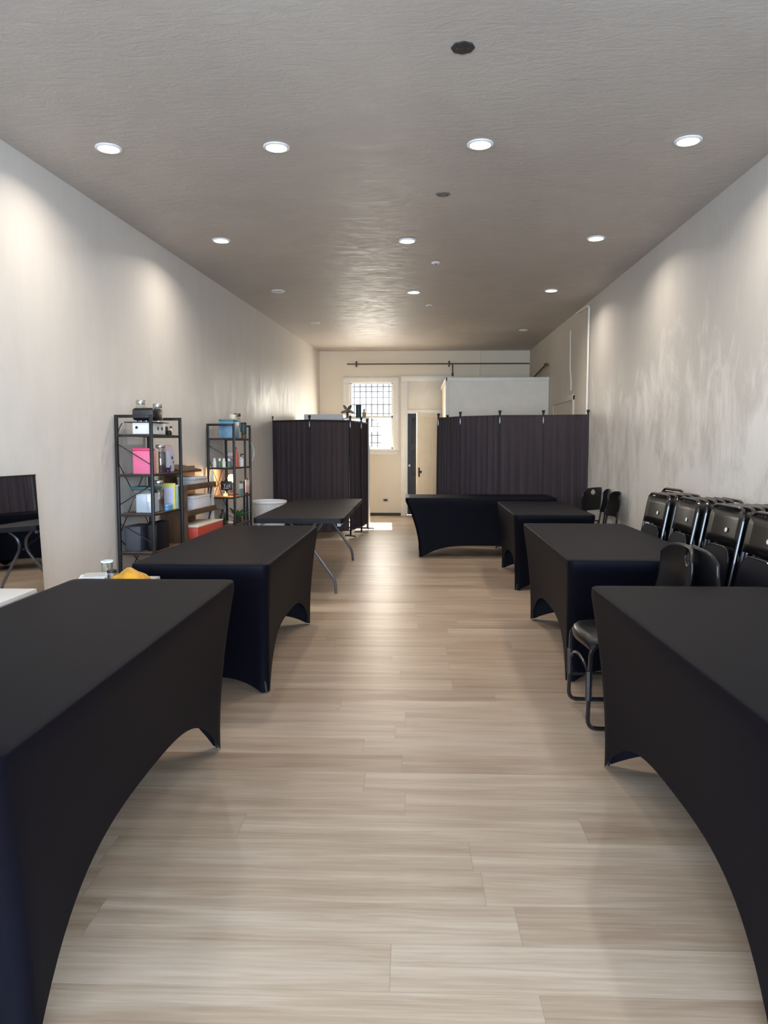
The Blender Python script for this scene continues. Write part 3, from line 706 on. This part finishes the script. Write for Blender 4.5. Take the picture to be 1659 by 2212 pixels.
# --- level 3
t = thing('storage_box', S1, .19, .13, LV[2], 'clear box with teal lid holding white paper on third shelf', 'box')
MB().box(-.09, .09, -.10, .10, 0, .20, .008).build('body', M_jar, t); MB().box(-.095, .095, -.105, .105, .20, .225, .006).build('lid', col('teal_lid', (.03, .10, .12), .4), t); MB().box(-.055, .075, -.09, .085, .006, .165, .003).build('paper_stack', col('blue_white', (.62, .70, .85), .6, var=.03), t)
jar(S1, .235, .286, LV[2], .045, .27, col('coffee_beans', (.09, .045, .02), .6, var=.8, scale=60), .7, 'glass jar of brown beans on third shelf')
t = boxthing('picture_book', S1, .16, .29, .50, .535, LV[2], .235, col('yellow', (.80, .74, .18)), 'yellow edged book standing on third shelf right of the bean jar', 'book')
MB().box(-.055, .055, -.021, -.018, .02, .20, .001).build('cover', col('lilac_page', (.62, .64, .8)), t)
t = boxthing('notebook', S1, .17, .29, .555, .60, LV[2], .21, col('pale_teal', (.35, .55, .58)), 'pale teal notebook at right end of third shelf', 'book', .0001, M_white, 'cover')
boxthing('blue_box', S1, .24, .292, .33, .44, LV[2], .05, col('sky_blue', (.12, .38, .80)), 'small sky blue box in front of the bean jar', 'box', .3, col('sky_blue_lid', (.2, .5, .9)))
# --- level 4
t = boxthing('shelf_speaker', S1, .03, .165, .04, .30, LV[3], .215, col('slate', (.05, .055, .07), .5), 'slate grey speaker cube on the fourth shelf', 'speaker'); MB().box(-.06, .06, -.134, -.129, .01, .205, .002).build('grille', col('slate2', (.06, .065, .08), .7), t)
t = boxthing('shelf_speaker', S1, .20, .288, .10, .36, LV[3], .24, M_navy, 'tall black speaker box beside the slate cube on fourth shelf', 'speaker'); MB().box(-.038, .038, -.134, -.129, .01, .22, .002).build('grille', M_black, t)
# --- bottom
t = thing('spray_bottle', S1, .02, -.12, 0, 'teal topped spray bottle on floor at foot of nearer shelf', 'bottle')
MB().lathe([(.04, 0), (.042, .01), (.042, .18), (.018, .22), (.018, .24)], n=16).build('body', col('pale_blue_plastic', (.35, .45, .6), .3), t); MB().box(-.02, .045, -.015, .015, .24, .28, .006).build('trigger', col('teal_plastic', (.02, .16, .18), .4), t)
t.location.z = .0

# --- shelf 2
t = boxthing('gift_box', S2, .12, .285, .03, .25, LV[0], .21, col('blue_teal', (.14, .28, .42), .4, var=.35, scale=9), 'blue and teal box on top of the farther metal shelf', 'box', .1, col('teal_green', (.07, .22, .24)))
t = thing('cream_bottle', S2, .20, .30, LV[0], 'cream canister standing behind the blue teal box', 'bottle'); MB().lathe([(.035, 0), (.038, .01), (.038, .22), (.036, .23)], n=18).build('body', col('pale_cream', (.78, .74, .55)), t); MB().lathe([(.04, .225), (.04, .27), (.036, .275)], n=18).build('cap', col('pale_cream2', (.74, .7, .5)), t)
jar(S2, .22, .40, LV[0], .048, .29, col('cream_sweets', (.7, .6, .42)), .25, 'glass jar with dark silver lid on top of farther shelf', col('gunmetal', (.12, .11, .10), .3, metal=.8))
t = thing('tin_can', S2, .25, .535, LV[0]+.0, 'dark teal tin on a small stand at right end of farther shelf top', 'tin')
MB().box(-.03, .03, -.03, .03, 0, .05, .004).build('stand', M_wood, t); MB().lathe([(.036, .05), (.038, .056), (.038, .17), (.036, .176)], n=18).build('body', col('teal_dark2', (.015, .06, .08), .4), t); MB().lathe([(.039, .17), (.039, .188), (.035, .19)], n=18).build('lid', M_black, t)
for k in range(4):
    wh = [.055, .11, .165, .22][k]
    t = thing('white_jar', S2, wh, .05+.015*(k % 2), LV[1], ['white bottle nearest the wall in the short row, farther second shelf', 'green bottle with white cap, second from wall in short row', 'white bottle, third from wall in short row on farther shelf', 'green bottle with white cap nearest the front post, farther second shelf'][k], 'bottle', 'short white bottles on the farther shelf')
    MB().lathe([(.021, 0), (.022, .006), (.022, .06), (.014, .072)], n=14).build('body', col('bottle_green' if k % 2 else 'bottle_white', (.10, .18, .12) if k % 2 else (.72, .74, .68), .35), t); MB().lathe([(.015, .07), (.015, .10), (.012, .103)], n=14).build('cap', col('cap_w', (.78, .8, .75)), t)
t = boxthing('pink_card_box', S2, .10, .19, .40, .43, LV[1], .165, col('blush', (.65, .42, .46)), 'blush pink box at back of farther second shelf', 'box', .25, M_white)
t = thing('coral_bottle', S2, .255, .21, LV[1], 'tall coral red bottle on farther second shelf', 'bottle'); MB().lathe([(.030, 0), (.032, .01), (.03, .13), (.018, .19), (.010, .205)], n=16).build('body', col('coral', (.62, .12, .08), .4), t); MB().lathe([(.012, .2), (.012, .225), (.009, .228)], n=12).build('cap', col('coral_d', (.4, .07, .05)), t)
t = thing('pump_bottle', S2, .25, .42, LV[1], 'white bottle with black pump on farther second shelf', 'bottle'); MB().lathe([(.028, 0), (.03, .01), (.03, .09), (.012, .105), (.012, .115)], n=16).build('body', M_white, t); b = MB(); b.tube([(0, 0, .11), (0, 0, .145), (.035, 0, .145)], .007); b.build('pump', M_black, t)
# glowing lamp
t = thing('table_lamp', S2, .16, .32, LV[2], 'small glowing amber lamp on third shelf of farther metal shelf', 'lamp')
MB().lathe([(.05, 0), (.05, .015), (.012, .025), (.012, .13), (.03, .14), (.03, .15)], n=18).build('base', M_wood, t)
MB().lathe([(.02, .15), (.036, .17), (.042, .20), (.03, .235), (.001, .248)], n=18, cap=False).build('bulb', emis('amber_bulb', (1, .55, .2), 7), t)
d_ = bpy.data.lights.new('table_lamp_glow', 'POINT'); d_.energy = 6; d_.color = (1, .5, .2); d_.shadow_soft_size = .04; o = bpy.data.objects.new('table_lamp_glow', d_); COL.objects.link(o); o.parent = t; o.location = (-.0, -.06, .21)
t = thing('candle', S2, .16, .10, LV[2], 'short glowing candle in glass beneath black hanging sign', 'candle'); MB().lathe([(.026, 0), (.028, .05)], n=16, cap=False).build('holder', M_jar, t); MB().lathe([(.024, .003), (.024, .03), (.001, .03)], n=16, cap=False).build('wax', emis('wax_glow', (1, .6, .25), 2.0), t); MB().lathe([(.003, .03), (.006, .042), (.001, .056)], n=8, cap=False).build('flame', emis('flame', (1, .7, .3), 9), t)
t = thing('hanging_sign', S2, .215, -.03, .885, 'small black square sign with white lettering hung on farther shelf', 'sign')
MB().box(-.065, .065, -.004, .004, 0, .10, .003).build('board', M_black, t)
b = MB()   # illegible white strokes, as in the photograph
for P in ([(-.03, .07), (-.02, .05), (-.008, .072)], [(-.02, .05), (-.021, .03)], [(.0, .03), (.012, .06), (.022, .03)], [(.03, .065), (.045, .055), (.032, .045), (.046, .03)], [(-.035, .02), (.03, .02)]):
    b.tube([(x, -.006, z) for x, z in P], .0025, 5)
b.build('lettering', M_white, t); MB().tube([(-.05, 0, .10), (0, .02, .225), (.05, 0, .10)], .0015, 5).build('hanger', M_black, t)
for nm, y, z, h, c, l in (('greeting_card', .22, .80, .16, (.18, .30, .32), 'teal and white card on the side of farther shelf'), ('greeting_card', .47, .83, .155, (.72, .48, .45), 'pale pink card on the side of farther shelf')):
    t = thing(nm, S2, .309, y, z, l, 'card'); M = Matrix.Rotation(0, 4, 'X'); MB().box(-.003, .003, -.085, .085, 0, h, .002).build('sheet', col('c'+l[:4], c), t); MB().box(.003, .0045, -.07, .07, h*.55, h*.9).build('printed_area', M_white, t); MB().box(-.012, .006, -.012, .012, h-.01, h+.015, .002).build('clip', M_black, t)
t = thing('wine_bottle', S2, .12, .10, LV[3], 'dark green bottle on fourth shelf of farther metal shelf', 'bottle'); MB().lathe([(.034, 0), (.036, .008), (.036, .10), (.013, .135), (.012, .17)], n=18).build('body', col('bottle_glass', (.012, .035, .015), .12, coat=1), t); MB().lathe([(.014, .155), (.014, .175), (.001, .176)], n=12, cap=False).build('cap', M_black, t)
t = thing('stone_ornament', S2, .20, .14, LV[3], 'small pale shell ornament beside the green bottle', 'ornament'); MB().lathe([(.02, 0), (.036, .015), (.03, .035), (.001, .045)], n=12, cap=False).build('body', col('shell', (.6, .52, .48)), t)
def plant(t, n, ln, mat, z0):
    random.seed(11)
    for k in range(n):
        a = random.uniform(0, 2*PI); tilt_ = random.uniform(.2, .9); l = ln*random.uniform(.7, 1.1); w = l*.16
        G = []
        for j in range(7):
            v = j/6; ww = w*math.sin(PI*min(.97, v*.9+.08)); rad = l*v*math.sin(tilt_)*(1+.3*v); hz = l*v*math.cos(tilt_) - .15*l*v*v
            c = Vector((math.cos(a)*rad, math.sin(a)*rad, z0+hz)); p = Vector((-math.sin(a), math.cos(a), 0)); G.append([c-p*ww, c+Vector((0, 0, -.2*ww)), c+p*ww])
        b = MB(); b.grid(G); b.build('leaf', mat, t, solid=.001)
t = thing('potted_plant', S2, .24, .31, LV[3], 'small green leafy plant in dark pot on farther fourth shelf', 'plant'); MB().lathe([(.032, 0), (.044, .06), (.044, .065), (.036, .065), (.034, .055)], n=18, cap=False).lathe([(.036, .055), (.001, .056)], n=18, cap=False).build('pot', M_darkdoor, t); plant(t, 14, .16, col('leaf_green', (.04, .13, .03), .45, var=.3), .055)
P = [on(S2, .315, .63, 1.42), on(S2, .34, .66, 1.36), on(S2, .345, .66, 1.28), on(S2, .32, .64, 1.20)]
tag(MB().tube(fillet(P, .04), .005, 6).build('cord_loop', M_grey), 'grey cord looped on the far post of farther metal shelf', 'cord')
# backs of shelf 2: tall tool bundle beside it
t = thing('tripod_stand', S2, .20, .76, 0, 'folded dark tripod standing just behind farther metal shelf', 'tripod')
for dx in (-.03, 0, .03): MB().tube([(dx, 0, 0.005), (dx*.6, 0, .95)], .011).build('leg', M_black if dx else M_chrome, t)
MB().tube([(0, 0, .93), (0, 0, 1.45)], .012).build('pole', M_black, t)

# ------------------------------------------------------------------ wooden display rack between the two shelves
t = tag(empty('display_rack', (XL(7.12)+.03, 7.12, 0), WA), 'brown wooden tiered rack with white slotted side, between metal shelves', 'rack')
M_rackw = plain('rack_wood', (.09, .045, .02), .55, 0, .3, 10)
MB().box(0, .02, 0, .85, .1, 1.17, .002).build('back_panel', M_rackw, t)
sl = lambda x0, x1, z0, z1, sh: [(x0, z0), (x1, z0), (x1+sh, z1), (x0+sh, z1)]
Mz = Matrix(((1, 0, 0, 0), (0, 0, 1, 0), (0, 1, 0, 0), (0, 0, 0, 1)))
b = MB(); b.prism([(.06, .0), (.22, .0), (.22, 1.12), (.20, 1.12)], .84, .865, Mz); sp = b.build('side_panel', plain('rack_white', (.62, .6, .55), .5), t, smooth=False)
for k, z in enumerate((.30, .56, .82)):
    b = MB(); b.prism([(.13+.02*k, z), (.15+.02*k, z), (.185+.015*k, z+.13), (.165+.015*k, z+.13)], .835, .8395, Mz); b.build('slot', M_rackw, sp, smooth=False)
for z in (.42, .70, .95):
    MB().box(.02, .25, .02, .84, z, z+.02, .002).build('tray', M_rackw, t); MB().box(.24, .255, .02, .84, z, z+.055, .002).build('tray_lip', M_rackw, t)
b = MB(); b.box(.02, .25, 0, .018, .1, 1.0, .002); b.build('side_panel', M_rackw, t)
b = MB(); b.prism([(0, 1.17), (.22, 1.12), (.22, 1.14), (0, 1.19)], .0, .5, Mz); b.build('top_board', M_rackw, t, smooth=False)
SR = (XL(7.12)+.03, 7.12, 0)
boxthing('paper_stack', SR, .06, .235, .25, .62, .97, .10, col('grey_paper', (.48, .48, .49), .7), 'grey stack of paper on top tray of wooden rack', 'paper', .3, col('grey_paper2', (.58, .58, .6)), 'top_sheet')
boxthing('paper_stack', SR, .06, .235, .22, .70, .72, .16, col('white_paper', (.68, .68, .74), .7), 'white stack of paper on middle tray of wooden rack', 'paper', .15, M_white, 'top_sheet')
boxthing('red_box', SR, .07, .335, .05, .80, .4755, .13, col('red_card', (.50, .06, .035), .5), 'red box holding papers on bottom tray of wooden rack', 'box', .12, col('cream_paper', (.65, .58, .5)), 'papers')

# ------------------------------------------------------------------ odds and ends on the left
t = tag(empty('storage_tub', (-1.84, 9.75, 0)), 'round translucent white tub standing by wall in front of left screen', 'tub')
MB().lathe([(.17, 0), (.18, .02), (.215, .66), (.205, .66), (.17, .03), (.001, .03)], n=32, cap=False).build('body', col('milky', (.62, .61, .6), .35), t); MB().lathe([(.215, .64), (.228, .65), (.228, .675), (.213, .68), (.205, .66)], n=32, cap=False).build('rim', M_white, t); MB().box(.21, .235, -.03, .03, .60, .64, .006).build('handle', M_darkdoor, t)
t = tag(empty('cardboard_box', (-2.22, 3.62, 0), 0), 'cardboard box with hand hole under a white board at far left', 'box')
MB().box(-.20, .20, -.36, .36, 0, .555, .004).build('body', M_card, t); MB().box(.20, .2015, .05, .17, .45, .50).build('hand_hole', M_darkdoor, t, smooth=False); MB().box(-.18, .18, -.03, .03, .555, .5565).build('tape', col('tape', (.5, .38, .24), .3), t, smooth=False)
t = tag(empty('white_board', (-2.22, 3.60, .5575), R(1)), 'flat white board lying on the cardboard box at far left', 'board')
MB().box(-.20, .20, -.37, .37, 0, .035, .004).build('panel', M_white, t); MB().box(-.202, .202, -.372, .372, .012, .018).build('edge_band', M_grey, t, smooth=False)
t = tag(empty('cardboard_box', (-1.46, 3.645, 0)), 'tall box between the first two left tables, under the yellow bag', 'box')
MB().box(-.17, .17, -.15, .15, 0, .66, .004).build('body', M_card, t); MB().box(-.173, .173, -.153, .153, .66, .695, .004).build('lid', M_grey, t)
t = tag(empty('snack_bag', (-1.385, 3.64, .696), R(-14)), 'yellow and orange bag lying between the first two tables on the left', 'bag')
G = []
for j in range(9):
    v = j/8; G.append([(-.075+.15*u, (-.07+.14*v), .060*math.sin(PI*u)**.5*math.sin(PI*v)**.6+.004+.006*math.sin(9*u+7*v)) for u in [k/10 for k in range(11)]])
b = MB(); b.grid(G); b.build('front_sheet', plain('yellow_orange', (.62, .30, .02), .35, 0, .5, 14), t); b = MB(); b.box(-.075, .075, -.07, .07, 0, .004); b.build('back_sheet', M_card, t)
t = tag(empty('glass_tumbler', (-1.535, 3.73, .696)), 'small clear tumbler left of the yellow bag', 'glass'); MB().lathe([(.026, 0), (.030, .085), (.027, .085), (.024, .006), (.001, .006)], n=18, cap=False).build('glass', M_jar, t); MB().lathe([(.030, .08), (.0315, .085), (.030, .089)], n=18, cap=False).build('rim', M_white, t)
t = tag(empty('paper_pile', (-1.545, 3.60, .696), R(18)), 'loose white papers left of the yellow bag between left tables', 'paper'); MB().box(-.07, .05, -.07, .07, 0, .030).build('sheet', M_white, t, smooth=False); MB().box(-.05, .06, -.05, .08, .030, .036).build('top_sheet', M_grey, t, smooth=False)
t = tag(empty('metal_tin', (-1.475, 3.64, .696)), 'small silver and black tin touching the yellow bag', 'tin'); MB().lathe([(.022, 0), (.022, .045)], n=18).build('body', M_silver, t); MB().lathe([(.024, .042), (.024, .055), (.021, .057)], n=18).build('lid', M_black, t)
